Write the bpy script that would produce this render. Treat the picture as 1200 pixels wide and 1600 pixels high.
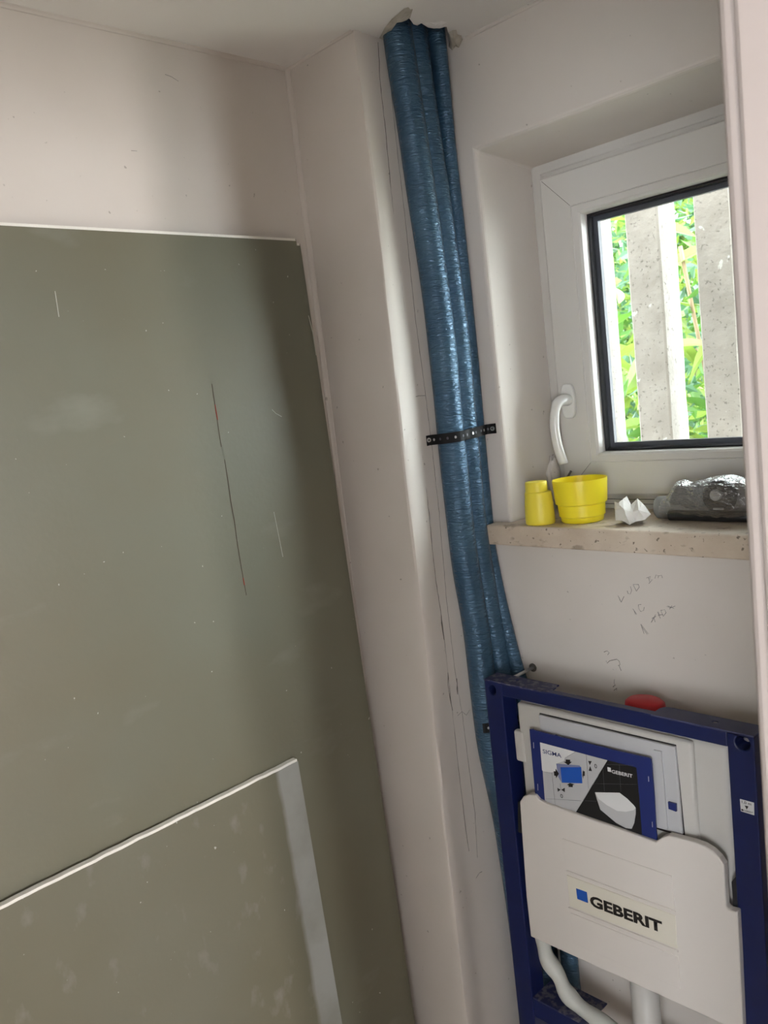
import bpy, bmesh, math, random
from mathutils import Vector, Matrix, noise
random.seed(7)
for o in list(bpy.data.objects): bpy.data.objects.remove(o)
S = bpy.context.scene
COL = S.collection

# ------------------------------------------------------------------ camera
F_PX, YAW, PITCH, ROLL = 1310.4, .818679, .137296, -.115742
CAM = Vector((0, 0, 1.66))
_cy, _sy, _cp, _sp = math.cos(YAW), math.sin(YAW), math.cos(PITCH), math.sin(PITCH)
FWD = Vector((-_sy*_cp, _cy*_cp, -_sp)); _r = Vector((_cy, _sy, 0)); _u = _r.cross(FWD)
RIGHT = math.cos(ROLL)*_r + math.sin(ROLL)*_u
UP = -math.sin(ROLL)*_r + math.cos(ROLL)*_u
cam = bpy.data.cameras.new('camera'); camo = bpy.data.objects.new('camera', cam); COL.objects.link(camo)
m = Matrix((RIGHT, UP, -FWD)).transposed().to_4x4(); m.translation = CAM
camo.matrix_world = m
cam.sensor_fit = 'VERTICAL'; cam.sensor_height = 7.33; cam.sensor_width = 7.33*.75
cam.lens = 7.33*F_PX/1600
cam.clip_start = .01
cam.dof.use_dof = True; cam.dof.focus_distance = 1.45; cam.dof.aperture_fstop = 1.8
S.camera = camo

# ------------------------------------------------------------------ world, sun, daylight from the hall end windows, added hall side fill, exposure
W = bpy.data.worlds.new('sky'); S.world = W; W.use_nodes = True
bg = W.node_tree.nodes['Background']; bg.inputs[0].default_value = (.90, .95, 1, 1); bg.inputs[1].default_value = 17
sun = bpy.data.lights.new('sun', 'SUN'); sun.energy = 5.5; sun.angle = math.radians(1); sun.color = (1, .97, .92)
suno = bpy.data.objects.new('sun', sun); COL.objects.link(suno)
suno.rotation_euler = Vector((-.75, -.12, -.75)).to_track_quat('-Z', 'Y').to_euler()

def area(name, loc, sx, sz, power, color, direction=(-1, 0, 0)):
    l = bpy.data.lights.new(name, 'AREA'); l.shape = 'RECTANGLE'; l.size = sx; l.size_y = sz
    l.energy = power; l.color = color
    o = bpy.data.objects.new(name, l); COL.objects.link(o); o.location = loc
    o.rotation_euler = Vector(direction).to_track_quat('-Z', 'Y').to_euler()
    return o
HALL_X = 3.4
area('hall_window_daylight', (HALL_X + .05, -.12, 1.40), .28, 1.1, 52, (.88, .94, 1))
area('hall_window_sunlit', (HALL_X + .05, .41, 1.40), .28, 1.1, 52, (1, .90, .84))
area('hall_side_fill', (1.15, -2.04, 1.45), 1.5, 1.3, 14.5, (1, .97, .94), (0, 1, 0))  # unseen soft fill added to brighten the room through the doorway
S.view_settings.view_transform = 'Standard'; S.view_settings.look = 'None'
S.view_settings.exposure = -.03; S.view_settings.gamma = 1
S.view_settings.use_curve_mapping = False

# ------------------------------------------------------------------ helpers
def at(px, py, axis, val):
    d = RIGHT*((px-600)/F_PX) + UP*((800-py)/F_PX) + FWD
    return CAM + d*((val-CAM[axis])/d[axis])

def link(name, me, mat=None, parent=None, smooth=False):
    o = bpy.data.objects.new(name, me); COL.objects.link(o)
    if mat: me.materials.append(mat)
    if smooth:
        for p in me.polygons: p.use_smooth = True
    if parent:
        o.parent = parent
        o.matrix_parent_inverse = Matrix.Translation(-PLOC.get(parent.name, Vector()))
    return o
PLOC = {}
def obj(name, bm, mat=None, parent=None, smooth=False):
    me = bpy.data.meshes.new(name); bmesh.ops.recalc_face_normals(bm, faces=bm.faces); bm.to_mesh(me); bm.free()
    return link(name, me, mat, parent, smooth)
def tag(o, label, cat=None, group=None, kind=None):
    if label: o['label'] = label
    if cat: o['category'] = cat
    if group: o['group'] = group
    if kind: o['kind'] = kind
    return o
def thing(name, loc, label, cat, group=None):
    o = bpy.data.objects.new(name, None); COL.objects.link(o); o.location = loc; o.empty_display_size = .05
    PLOC[o.name] = Vector(loc)
    return tag(o, label, cat, group)
def struct(o, label=None):
    o['kind'] = 'structure'
    if label: o['label'] = label
    return o

def box(bm, x0, x1, y0, y1, z0, z1, bev=0, seg=2):
    vs = [bm.verts.new((x, y, z)) for x in (x0, x1) for y in (y0, y1) for z in (z0, z1)]
    fs = [bm.faces.new([vs[i] for i in q]) for q in ((0,1,3,2),(4,6,7,5),(0,4,5,1),(2,3,7,6),(0,2,6,4),(1,5,7,3))]
    if bev:
        es = list({e for f in fs for e in f.edges})
        bmesh.ops.bevel(bm, geom=es, offset=bev, segments=seg, affect='EDGES', profile=.5)
    return vs
def nbox(name, x0, x1, y0, y1, z0, z1, mat, parent=None, bev=0, seg=2, smooth=False):
    bm = bmesh.new(); box(bm, x0, x1, y0, y1, z0, z1, bev, seg); return obj(name, bm, mat, parent, smooth)
def prism(bm, pts, vec, bev=0, seg=2):
    a = [bm.verts.new(p) for p in pts]; b = [bm.verts.new(Vector(p)+Vector(vec)) for p in pts]
    f = bm.faces.new(a); g = bm.faces.new(b[::-1]); n = len(a)
    for i in range(n): bm.faces.new((a[i], a[(i+1) % n], b[(i+1) % n], b[i]))
    if bev: bmesh.ops.bevel(bm, geom=list(f.edges), offset=bev, segments=seg, affect='EDGES', profile=.5)
def nprism(name, pts, vec, mat, parent=None, bev=0, seg=2):
    bm = bmesh.new(); prism(bm, pts, vec, bev, seg); return obj(name, bm, mat, parent)
def plate(name, pxs, y, mat, parent, t=.0005):            # flat thing on a plane facing the room
    return nprism(name, [at(a, b, 1, y) for a, b in pxs], (0, t, 0), mat, parent)
def catmull(pts, n=8):
    P = [Vector(p) for p in pts]; P = [P[0]*2-P[1]] + P + [P[-1]*2-P[-2]]; out = []
    for i in range(1, len(P)-2):
        for k in range(n):
            t = k/n; a, b, c, d = P[i-1:i+3]
            out.append(.5*((2*b)+(c-a)*t+(2*a-5*b+4*c-d)*t*t+(3*b-a-3*c+d)*t**3))
    return out + [P[-2]]
def tube(bm, pts, r, seg=12, cap=True, sx=1, sy=1, ref=Vector((1, 0, 0))):
    pts = [Vector(p) for p in pts]; rings = []
    for i, p in enumerate(pts):
        t = (pts[min(i+1, len(pts)-1)]-pts[max(i-1, 0)]).normalized()
        a = ref - t*ref.dot(t)
        if a.length < 1e-4: a = Vector((0, 0, 1)) - t*t.z
        a.normalize(); b = t.cross(a)
        rr = r(i/(len(pts)-1)) if callable(r) else r
        rings.append([bm.verts.new(p + a*(rr*sx*math.cos(k*2*math.pi/seg)) + b*(rr*sy*math.sin(k*2*math.pi/seg))) for k in range(seg)])
    for u, v in zip(rings, rings[1:]):
        for k in range(seg): bm.faces.new((u[k], u[(k+1) % seg], v[(k+1) % seg], v[k]))
    if cap: bm.faces.new(rings[0][::-1]); bm.faces.new(rings[-1])
def ntube(name, pts, r, mat, parent=None, seg=12, smooth=True, **k):
    bm = bmesh.new(); tube(bm, pts, r, seg, **k); return obj(name, bm, mat, parent, smooth)
def lathe(bm, prof, c=(0, 0, 0), seg=40, ax=1, ay=1, off=None):
    rings = []
    for i, (r, z) in enumerate(prof):
        ox, oy = off(z) if off else (0, 0)
        rings.append([bm.verts.new((c[0]+ox+r*ax*math.cos(k*2*math.pi/seg), c[1]+oy+r*ay*math.sin(k*2*math.pi/seg), c[2]+z)) for k in range(seg)])
    for u, v in zip(rings, rings[1:]):
        for k in range(seg): bm.faces.new((u[k], u[(k+1) % seg], v[(k+1) % seg], v[k]))
    if prof[0][0] > 1e-5: bm.faces.new(rings[0][::-1])
    if prof[-1][0] > 1e-5: bm.faces.new(rings[-1])
def disc(name, c, r, axis, depth, mat, parent, seg=20, sx=1, sz=1):      # short cylinder along axis
    bm = bmesh.new(); ax = Vector(axis).normalized(); u = Vector((0, 0, 1)) if abs(ax.z) < .9 else Vector((0, 1, 0))
    v = ax.cross(u).normalized(); u = v.cross(ax); c = Vector(c)
    prism(bm, [c + v*(r*sx*math.cos(k*2*math.pi/seg)) + u*(r*sz*math.sin(k*2*math.pi/seg)) for k in range(seg)], ax*depth)
    return obj(name, bm, mat, parent)
def cut(o, *cutters):                                                     # real holes
    for c in cutters:
        md = o.modifiers.new('b', 'BOOLEAN'); md.object = c; md.operation = 'DIFFERENCE'; md.solver = 'EXACT'
    dg = bpy.context.evaluated_depsgraph_get(); me = bpy.data.meshes.new_from_object(o.evaluated_get(dg))
    o.modifiers.clear(); o.data = me
    for c in cutters: bpy.data.objects.remove(c)
    return o
def bevel_mod(o, w, seg=2):
    md = o.modifiers.new('bevel', 'BEVEL'); md.width = w; md.segments = seg; md.limit_method = 'ANGLE'; md.angle_limit = math.radians(40)
def text(name, s, bl, br, h, y, mat, parent, bold=0, t=.0004):
    cu = bpy.data.curves.new('t', 'FONT'); cu.body = s; cu.offset = bold; cu.resolution_u = 3
    o = bpy.data.objects.new('t', cu); COL.objects.link(o); bpy.context.view_layer.update()
    dg = bpy.context.evaluated_depsgraph_get(); me = bpy.data.meshes.new_from_object(o.evaluated_get(dg))
    bpy.data.objects.remove(o)
    xs = [v.co.x for v in me.vertices]; ys = [v.co.y for v in me.vertices]
    A, B = at(*bl, 1, y), at(*br, 1, y); w = B.x-A.x; dz = B.z-A.z
    for v in me.vertices:
        u = (v.co.x-min(xs))/(max(xs)-min(xs)); k = (v.co.y-min(ys))/(max(ys)-min(ys))
        v.co = (A.x+u*w, y, A.z+dz*u+k*h)
    me.name = name
    return link(name, me, mat, parent)

# ------------------------------------------------------------------ materials
def mat(name, col, rough=.6, metal=0, spec=.5, bump=0, bscale=40, col2=None, cscale=6, cdetail=4, lo=.35, hi=.65, coat=0, stretch=None, emis=0):
    M = bpy.data.materials.new(name); M.use_nodes = True; N = M.node_tree.nodes; L = M.node_tree.links
    b = N['Principled BSDF']; b.inputs['Roughness'].default_value = rough; b.inputs['Metallic'].default_value = metal
    b.inputs['Specular IOR Level'].default_value = spec; b.inputs['Coat Weight'].default_value = coat
    b.inputs['Base Color'].default_value = (*col, 1)
    tc = N.new('ShaderNodeTexCoord'); src = tc.outputs['Object']
    if stretch:
        mp = N.new('ShaderNodeMapping'); mp.inputs['Scale'].default_value = stretch; L.new(src, mp.inputs[0]); src = mp.outputs[0]
    if col2:
        n = N.new('ShaderNodeTexNoise'); n.inputs['Scale'].default_value = cscale; n.inputs['Detail'].default_value = cdetail
        L.new(src, n.inputs['Vector'])
        r = N.new('ShaderNodeValToRGB'); r.color_ramp.elements[0].position = lo; r.color_ramp.elements[1].position = hi
        r.color_ramp.elements[0].color = (*col, 1); r.color_ramp.elements[1].color = (*col2, 1)
        L.new(n.outputs[0], r.inputs[0]); L.new(r.outputs[0], b.inputs['Base Color'])
    if bump:
        n2 = N.new('ShaderNodeTexNoise'); n2.inputs['Scale'].default_value = bscale; n2.inputs['Detail'].default_value = 5
        L.new(src, n2.inputs['Vector'])
        bp = N.new('ShaderNodeBump'); bp.inputs['Strength'].default_value = bump; bp.inputs['Distance'].default_value = .004
        L.new(n2.outputs[0], bp.inputs['Height']); L.new(bp.outputs[0], b.inputs['Normal'])
    return M
def mixin(M, col, scale, lo, hi, detail=5, stretch=None, coordscale=None, rough_add=None, dist=0):   # a further layer of marks with a shape of their own
    N = M.node_tree.nodes; L = M.node_tree.links; b = N['Principled BSDF']
    tc = N.new('ShaderNodeTexCoord'); src = tc.outputs['Object']
    if stretch:
        mp = N.new('ShaderNodeMapping'); mp.inputs['Scale'].default_value = stretch; L.new(src, mp.inputs[0]); src = mp.outputs[0]
    n = N.new('ShaderNodeTexNoise'); n.inputs['Scale'].default_value = scale; n.inputs['Detail'].default_value = detail; n.inputs['Distortion'].default_value = dist
    L.new(src, n.inputs['Vector'])
    r = N.new('ShaderNodeMapRange'); r.inputs[1].default_value = lo; r.inputs[2].default_value = hi; L.new(n.outputs[0], r.inputs[0])
    mx = N.new('ShaderNodeMix'); mx.data_type = 'RGBA'; mx.inputs[7].default_value = (*col, 1); L.new(r.outputs[0], mx.inputs[0])
    old = b.inputs['Base Color'].links
    if old: L.new(old[0].from_socket, mx.inputs[6])
    else: mx.inputs[6].default_value = b.inputs['Base Color'].default_value
    L.new(mx.outputs[2], b.inputs['Base Color'])
    return M
def band(M, col, axis, lo, hi, soft=.004, noise_amp=.01):       # a strip of other paper or dust along one edge
    N = M.node_tree.nodes; L = M.node_tree.links; b = N['Principled BSDF']
    tc = N.new('ShaderNodeTexCoord'); sp = N.new('ShaderNodeSeparateXYZ'); L.new(tc.outputs['Object'], sp.inputs[0])
    n = N.new('ShaderNodeTexNoise'); n.inputs['Scale'].default_value = 14; L.new(tc.outputs['Object'], n.inputs['Vector'])
    ad = N.new('ShaderNodeMath'); ad.operation = 'MULTIPLY_ADD'; L.new(n.outputs[0], ad.inputs[0]); ad.inputs[1].default_value = noise_amp; L.new(sp.outputs[axis], ad.inputs[2])
    r = N.new('ShaderNodeMapRange'); r.inputs[1].default_value = lo+noise_amp/2-soft; r.inputs[2].default_value = lo+noise_amp/2+soft; L.new(ad.outputs[0], r.inputs[0])
    n3 = N.new('ShaderNodeTexNoise'); n3.inputs['Scale'].default_value = 9; n3.inputs['Detail'].default_value = 6; L.new(tc.outputs['Object'], n3.inputs['Vector'])
    mr = N.new('ShaderNodeMapRange'); mr.inputs[1].default_value = .25; mr.inputs[2].default_value = .6; mr.inputs[3].default_value = .45; L.new(n3.outputs[0], mr.inputs[0])
    mu = N.new('ShaderNodeMath'); mu.operation = 'MULTIPLY'; L.new(r.outputs[0], mu.inputs[0]); L.new(mr.outputs[0], mu.inputs[1])
    mx = N.new('ShaderNodeMix'); mx.data_type = 'RGBA'; mx.inputs[7].default_value = (*col, 1); L.new(mu.outputs[0], mx.inputs[0])
    old = b.inputs['Base Color'].links
    L.new(old[0].from_socket, mx.inputs[6]); L.new(mx.outputs[2], b.inputs['Base Color'])
    return M

M_wall = mat('wall_paint', (.63, .575, .525), .75, bump=.25, bscale=9, col2=(.67, .62, .575), cscale=3, spec=.3)
mixin(M_wall, (.57, .52, .465), 1.6, .58, .8, 3)
mixin(M_wall, (.40, .36, .32), 75, .74, .78, 2)
M_ceil = mat('ceiling_paint', (.76, .725, .69), .8, bump=.12, bscale=7, col2=(.79, .76, .725), cscale=2.5, spec=.3)
M_floor = mat('pale_screed', (.48, .435, .39), .85, bump=.3, bscale=60, col2=(.42, .38, .34), cscale=9)
M_board = mat('green_plasterboard', (.158, .147, .100), .42, spec=.45, bump=.06, bscale=120, col2=(.165, .168, .126), cscale=2.2)
mixin(M_board, (.24, .245, .20), 5, .62, .9, 8, stretch=(1, 1, 2.2))
mixin(M_board, (.45, .45, .40), 120, .80, .82, 1)
M_board2 = mat('green_plasterboard_offcut', (.150, .140, .095), .55, spec=.35, bump=.06, bscale=120, col2=(.165, .160, .118), cscale=2.4)
mixin(M_board2, (.25, .24, .21), 22, .60, .85, 9, stretch=(1, 1.3, .8))
mixin(M_board2, (.45, .45, .40), 120, .80, .82, 1)
band(M_board2, (.32, .32, .295), 1, .828-.047, .828, .005, .010)
M_gyps = mat('gypsum', (.84, .81, .75), .85, bump=.4, bscale=150)
M_boardedge = mat('plasterboard_edge_paper', (.10, .10, .07), .7)
M_crack = mat('dark_crack', (.10, .09, .08), .9)
M_pencil = mat('pencil', (.17, .16, .155), .8)
M_bead = mat('pillar_bead', (.70, .65, .6), .7)
M_foil = mat('blue_foil', (.045, .105, .180), .24, metal=.4, spec=.6, col2=(.060, .130, .205), cscale=12)
def foil_bump(M):
    N = M.node_tree.nodes; L = M.node_tree.links; b = N['Principled BSDF']
    tc = N.new('ShaderNodeTexCoord'); mp = N.new('ShaderNodeMapping'); mp.inputs['Scale'].default_value = (55, 55, 240); L.new(tc.outputs['Object'], mp.inputs[0])
    n = N.new('ShaderNodeTexNoise'); n.inputs['Scale'].default_value = 1; n.inputs['Detail'].default_value = 3; n.inputs['Distortion'].default_value = .9; L.new(mp.outputs[0], n.inputs['Vector'])
    bp = N.new('ShaderNodeBump'); bp.inputs['Strength'].default_value = 1; bp.inputs['Distance'].default_value = .0042
    L.new(n.outputs[0], bp.inputs['Height']); L.new(bp.outputs[0], b.inputs['Normal'])
foil_bump(M_foil)
M_black = mat('black_steel', (.010, .010, .011), .7, spec=.2)
M_zinc = mat('zinc', (.62, .62, .62), .35, metal=.9)
M_pvc = mat('white_pvc', (.60, .575, .54), .32, spec=.45)
M_pvcdirty = mat('white_pvc_frame', (.53, .505, .47), .4, col2=(.58, .555, .52), cscale=5)
M_gasket = mat('black_gasket', (.008, .008, .010), .45)
M_spacer = mat('spacer_bar', (.05, .05, .065), .4)
M_handle = mat('white_handle', (.70, .69, .66), .18, spec=.55)
M_stone = mat('travertine', (.50, .405, .31), .5, bump=.5, bscale=70, col2=(.60, .51, .41), cscale=14, cdetail=8)
mixin(M_stone, (.33, .265, .20), 26, .58, .66, 6, stretch=(1, 1, 1.8))
mixin(M_stone, (.20, .16, .12), 110, .655, .70, 2)
M_yellow = mat('yellow_plastic', (.86, .72, .028), .34, spec=.45)
M_yellow.node_tree.nodes['Principled BSDF'].inputs['Subsurface Weight'].default_value = .12
M_yellow.node_tree.nodes['Principled BSDF'].inputs['Subsurface Radius'].default_value = (.01, .008, .001)
M_yellow2 = mat('yellow_cap_plastic', (.82, .68, .06), .42, spec=.4)
M_paper = mat('white_tissue', (.80, .78, .73), .9, bump=.2, bscale=300)
M_greyp = mat('grey_plastic', (.21, .21, .20), .4)
M_greyv = mat('dark_grey_plastic', (.10, .10, .10), .4, col2=(.17, .17, .165), cscale=45)
M_blackp = mat('black_plastic', (.018, .019, .02), .35)
M_greyk = mat('grey_knob', (.34, .34, .335), .4)
M_blue = mat('blue_powder_coat', (.005, .011, .066), .38, spec=.45, col2=(.006, .013, .078), cscale=30)
M_blueworn = mat('worn_blue_powder_coat', (.018, .022, .08), .6, col2=(.13, .125, .155), cscale=85, cdetail=8, lo=.48, hi=.62)
M_bluedusty = mat('dusty_blue_powder_coat', (.035, .040, .10), .6, col2=(.055, .058, .115), cscale=18)
M_tank = mat('cistern_plastic', (.54, .52, .49), .42, spec=.4, col2=(.50, .48, .45), cscale=8)
M_panel = mat('access_panel_plastic', (.47, .47, .485), .4)
M_cover = mat('cover_foam', (.66, .615, .575), .5, spec=.4)
M_stick = mat('label_strip', (.68, .64, .55), .45)
M_print = mat('print_black', (.010, .008, .008), .5)
M_printblue = mat('print_blue', (.010, .085, .42), .45)
M_navy = mat('card_navy', (.010, .021, .13), .42)
M_white = mat('print_white', (.66, .66, .66), .45)
M_lgrey = mat('print_light_grey', (.46, .46, .47), .45)
M_blk = mat('print_card_black', (.010, .010, .012), .3)
M_mgrey = mat('print_mid_grey', (.30, .30, .31), .45)
M_line = mat('print_line_grey', (.16, .16, .17), .5)
M_shadowblue = mat('print_pale_blue', (.19, .21, .36), .45)
M_red = mat('red_plastic', (.46, .004, .010), .5)
M_hose = mat('white_hose', (.56, .57, .53), .5, bump=.15, bscale=30)
M_jamb = mat('door_frame_paint', (.46, .40, .37), .45, spec=.4, col2=(.49, .43, .40), cscale=4)
M_post = mat('rough_white_render', (.235, .215, .198), .85, bump=.8, bscale=55, col2=(.285, .265, .247), cscale=16, cdetail=8)
mixin(M_post, (.15, .135, .125), 150, .62, .67, 4)
mixin(M_post, (.42, .42, .41), 30, .70, .73, 3)
M_mortar = mat('broken_mortar', (.38, .34, .28), .9, bump=.8, bscale=90, col2=(.50, .46, .39), cscale=40)
M_dark = mat('hole_dark_interior', (.10, .09, .08), .95)
M_ground = mat('pale_gravel', (.50, .48, .42), .95, col2=(.40, .40, .32), cscale=5)
def leafmat(name, c, c2):
    M = mat(name, c, .45, col2=c2, cscale=3)
    b = M.node_tree.nodes['Principled BSDF']; N = M.node_tree.nodes; L = M.node_tree.links
    t = N.new('ShaderNodeBsdfTranslucent'); t.inputs[0].default_value = (c2[0]*1.2, c2[1]*1.2, c2[2], 1)
    mx = N.new('ShaderNodeMixShader'); mx.inputs[0].default_value = .35
    L.new(b.outputs[0], mx.inputs[1]); L.new(t.outputs[0], mx.inputs[2]); L.new(mx.outputs[0], N['Material Output'].inputs[0])
    return M
M_leaf = leafmat('leaf_green', (.030, .105, .014), (.075, .170, .028))
M_leafy = leafmat('leaf_yellow_green', (.085, .155, .016), (.15, .21, .04))
M_leafd = leafmat('leaf_blue_green', (.022, .080, .036), (.055, .13, .07))
M_twig = mat('twig', (.25, .18, .11), .8)
def glassmat():
    M = bpy.data.materials.new('pane_glass'); M.use_nodes = True; N = M.node_tree.nodes; L = M.node_tree.links
    N.remove(N['Principled BSDF']); t = N.new('ShaderNodeBsdfTransparent'); t.inputs[0].default_value = (.97, .985, .975, 1)
    g = N.new('ShaderNodeBsdfGlossy'); g.inputs['Roughness'].default_value = .01
    fr = N.new('ShaderNodeFresnel'); fr.inputs[0].default_value = 1.2
    mx = N.new('ShaderNodeMixShader'); L.new(fr.outputs[0], mx.inputs[0]); L.new(t.outputs[0], mx.inputs[1]); L.new(g.outputs[0], mx.inputs[2])
    L.new(mx.outputs[0], N['Material Output'].inputs[0]); return M
M_glass = glassmat()
def filmmat():
    M = bpy.data.materials.new('clear_film'); M.use_nodes = True; N = M.node_tree.nodes; L = M.node_tree.links
    N.remove(N['Principled BSDF']); t = N.new('ShaderNodeBsdfTransparent'); t.inputs[0].default_value = (.93, .93, .93, 1)
    g = N.new('ShaderNodeBsdfGlossy'); g.inputs['Roughness'].default_value = .12
    tc = N.new('ShaderNodeTexCoord'); mp = N.new('ShaderNodeMapping'); mp.inputs['Scale'].default_value = (60, 90, 200); mp.inputs['Rotation'].default_value = (0, .5, 0)
    n = N.new('ShaderNodeTexNoise'); n.inputs['Scale'].default_value = 1; n.inputs['Detail'].default_value = 3
    L.new(tc.outputs['Object'], mp.inputs[0]); L.new(mp.outputs[0], n.inputs['Vector'])
    bp = N.new('ShaderNodeBump'); bp.inputs['Strength'].default_value = 1; bp.inputs['Distance'].default_value = .006; L.new(n.outputs[0], bp.inputs['Height']); L.new(bp.outputs[0], g.inputs['Normal'])
    lw = N.new('ShaderNodeLayerWeight'); lw.inputs[0].default_value = .35; L.new(bp.outputs[0], lw.inputs['Normal'])
    mr = N.new('ShaderNodeMapRange'); mr.inputs[3].default_value = .16; mr.inputs[4].default_value = .85; L.new(lw.outputs['Facing'], mr.inputs[0])
    mx = N.new('ShaderNodeMixShader'); L.new(mr.outputs[0], mx.inputs[0]); L.new(t.outputs[0], mx.inputs[1]); L.new(g.outputs[0], mx.inputs[2])
    L.new(mx.outputs[0], N['Material Output'].inputs[0]); return M
M_film = filmmat()

# ------------------------------------------------------------------ the room shell
XA, YB, XC, YD, ZC = -1.258, 1.064, -1.078, 1.27, 2.273
YN = -.42                                            # near end wall of the room
struct(nbox('floor', -1.45, HALL_X+.3, -2.0, 1.58, -.1, 0, M_floor))
struct(nbox('wall_left', -1.45, XA, YN-.15, 1.45, 0, ZC+.15, M_wall))
struct(nbox('wall_near', XA, -.30, YN-.15, YN, 0, ZC+.15, M_wall))

# corner pillar: plan outline with a proud plaster bead along its edge
bm = bmesh.new()
plan = [(XA-.02, YB), (-1.20, YB), (-1.13, YB+.001), (-1.084, YB+.001), (-1.0725, YB+.001), (-1.0700, YB+.0022), (-1.0692, YB+.005), (-1.0712, YB+.022), (-1.0755, YB+.044), (XC, YB+.060), (XC, 1.14), (XC, 1.20), (XC, YD+.02), (XA-.02, YD+.02)]
nz = 60; rows = []
for k in range(nz+1):
    z = (ZC+.05)*k/nz; row = []
    for i, (x, y) in enumerate(plan):
        w = .0022*noise.noise(Vector((i*1.7, z*3, 5)))+.0012*noise.noise(Vector((i*3.1, z*11, 9))) if 2 < i < 10 else 0
        fade = 1.0 if z < 1.95 else max(.25, 1-(z-1.95)*2.6)
        if 3 <= i <= 8: x = XC + (x-XC)*fade if i > 3 else x
        row.append(bm.verts.new((x+w, y+(w*.6 if i < 9 else 0), z)))
    rows.append(row)
for a, b in zip(rows, rows[1:]):
    for i in range(len(plan)-1): bm.faces.new((a[i], a[i+1], b[i+1], b[i]))
    bm.faces.new((a[-1], a[0], b[0], b[-1]))
bm.faces.new(rows[0][::-1]); bm.faces.new(rows[-1])
pillar = struct(obj('wall_pillar', bm, M_wall, smooth=False))
for p in pillar.data.polygons: p.use_smooth = abs(p.normal.z) < .5
md = pillar.modifiers.new('es', 'EDGE_SPLIT'); md.split_angle = math.radians(28)

# window wall with a real opening
XL, XR, ZB, ZT, YO = -1.003, -.443, 1.352, 2.08, 1.58
bm = bmesh.new()
gx = [XC-.3, XL, XR, .05]; gz = [-.1, ZB, ZT, ZC+.15]
F = {}; B = {}
for i, x in enumerate(gx):
    for j, z in enumerate(gz):
        F[i, j] = bm.verts.new((x, YD, z))
        B[i, j] = bm.verts.new((x, YO, z - (.03 if (j == 2 and i in (1, 2)) else 0)))
for i in range(3):
    for j in range(3):
        if (i, j) == (1, 1): continue
        bm.faces.new((F[i, j], F[i+1, j], F[i+1, j+1], F[i, j+1])); bm.faces.new((B[i, j], B[i, j+1], B[i+1, j+1], B[i+1, j]))
for a, b in (((1,1),(2,1)), ((2,1),(2,2)), ((2,2),(1,2)), ((1,2),(1,1))): bm.faces.new((F[a], F[b], B[b], B[a]))
bm.edges.ensure_lookup_table()
es = [e for e in bm.edges if all(v in (F[1,1], F[2,1], F[2,2], F[1,2]) for v in e.verts)]
es += [e for e in bm.edges if {v for v in e.verts} in ({F[1,2], B[1,2]}, {F[1,1], B[1,1]})]
bmesh.ops.bevel(bm, geom=es, offset=.007, segments=3, affect='EDGES', profile=.5)
wall_back = struct(obj('wall_back', bm, M_wall))

# right wall with the doorway the photograph is taken through
JX0, JX1, JY, DT, DY0 = -.30, -.12, .69, 2.04, -.22
bm = bmesh.new()
box(bm, -.298, -.13, JY+.012, YD+.01, 0, ZC+.15); box(bm, -.298, -.13, -2.0, DY0-.012, 0, ZC+.15); box(bm, -.298, -.13, DY0-.012, JY+.012, DT+.012, ZC+.15)
struct(obj('wall_right', bm, M_wall))
dr = bpy.data.objects.new('door_1', None); COL.objects.link(dr); dr.location = (-.2, JY, 0); PLOC['door_1'] = Vector((-.2, JY, 0)); struct(dr, 'pinkish white door frame close to the camera at the right edge')
def jamb(y, s):
    bm = bmesh.new()
    pl = [(JX0, y+s*.012), (JX0, y+s*.006), (JX0+.003, y+s*.002), (JX0+.007, y), (JX0+.0115, y+s*.0005), (JX0+.0145, y+s*.004), (JX0+.016, y+s*.005), (JX0+.0165, y-s*.004), (JX0+.02, y-s*.006), (JX1, y-s*.006), (JX1, y+s*.012)]
    prism(bm, [(a, b, 0) for a, b in pl], (0, 0, DT))
    return obj('jamb', bm, M_jamb, dr)
jamb(JY, 1); jamb(DY0, -1)
nbox('head_jamb', JX0, JX1, DY0-.005, JY+.005, DT, DT+.012, M_jamb, dr)

# ceiling with the hole broken out for the pipes
hole_px = [(589, 78), (596, 64), (603, 44), (612, 31), (618, 32), (624, 30.5), (633, 31), (638, 27), (642, 32), (646, 38), (652, 40), (658, 36.5), (663, 38), (668, 42), (676, 43.5), (688, 42), (698, 42), (700, 50), (704, 60), (701, 74)]
hole = [at(a, b, 2, ZC) for a, b in hole_px]
hole = [Vector((max(p.x, XC-.006), min(p.y, YD+.006), ZC)) for p in hole] + [Vector((XC-.006, YD+.006, ZC))]
bm = bmesh.new()
outer = [(-1.40, YN-.15), (-.12, YN-.15), (-.12, 1.5), (-1.40, 1.5)]
ov = [bm.verts.new((x, y, ZC)) for x, y in outer]; hv = [bm.verts.new(p) for p in hole]
ee = [bm.edges.new((ov[i], ov[(i+1) % 4])) for i in range(4)] + [bm.edges.new((hv[i], hv[(i+1) % len(hv)])) for i in range(len(hv))]
bmesh.ops.triangle_fill(bm, edges=ee, use_beauty=True, use_dissolve=False, normal=(0, 0, -1))
top = [bm.verts.new(p+Vector((random.uniform(-.003, .003), random.uniform(-.003, .003), .04))) for p in hole]
top2 = [bm.verts.new((x, y, ZC+.12)) for x, y in outer]
n = len(hv)
for i in range(n): bm.faces.new((hv[i], hv[(i+1) % n], top[(i+1) % n], top[i]))
ceiling = struct(obj('ceiling', bm, M_ceil))
nbox('hole_dark_interior', -1.2, -.95, 1.08, 1.35, ZC+.04, ZC+.1, M_dark, ceiling)  # block closing the hole, coloured dark for the shaded interior
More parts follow.
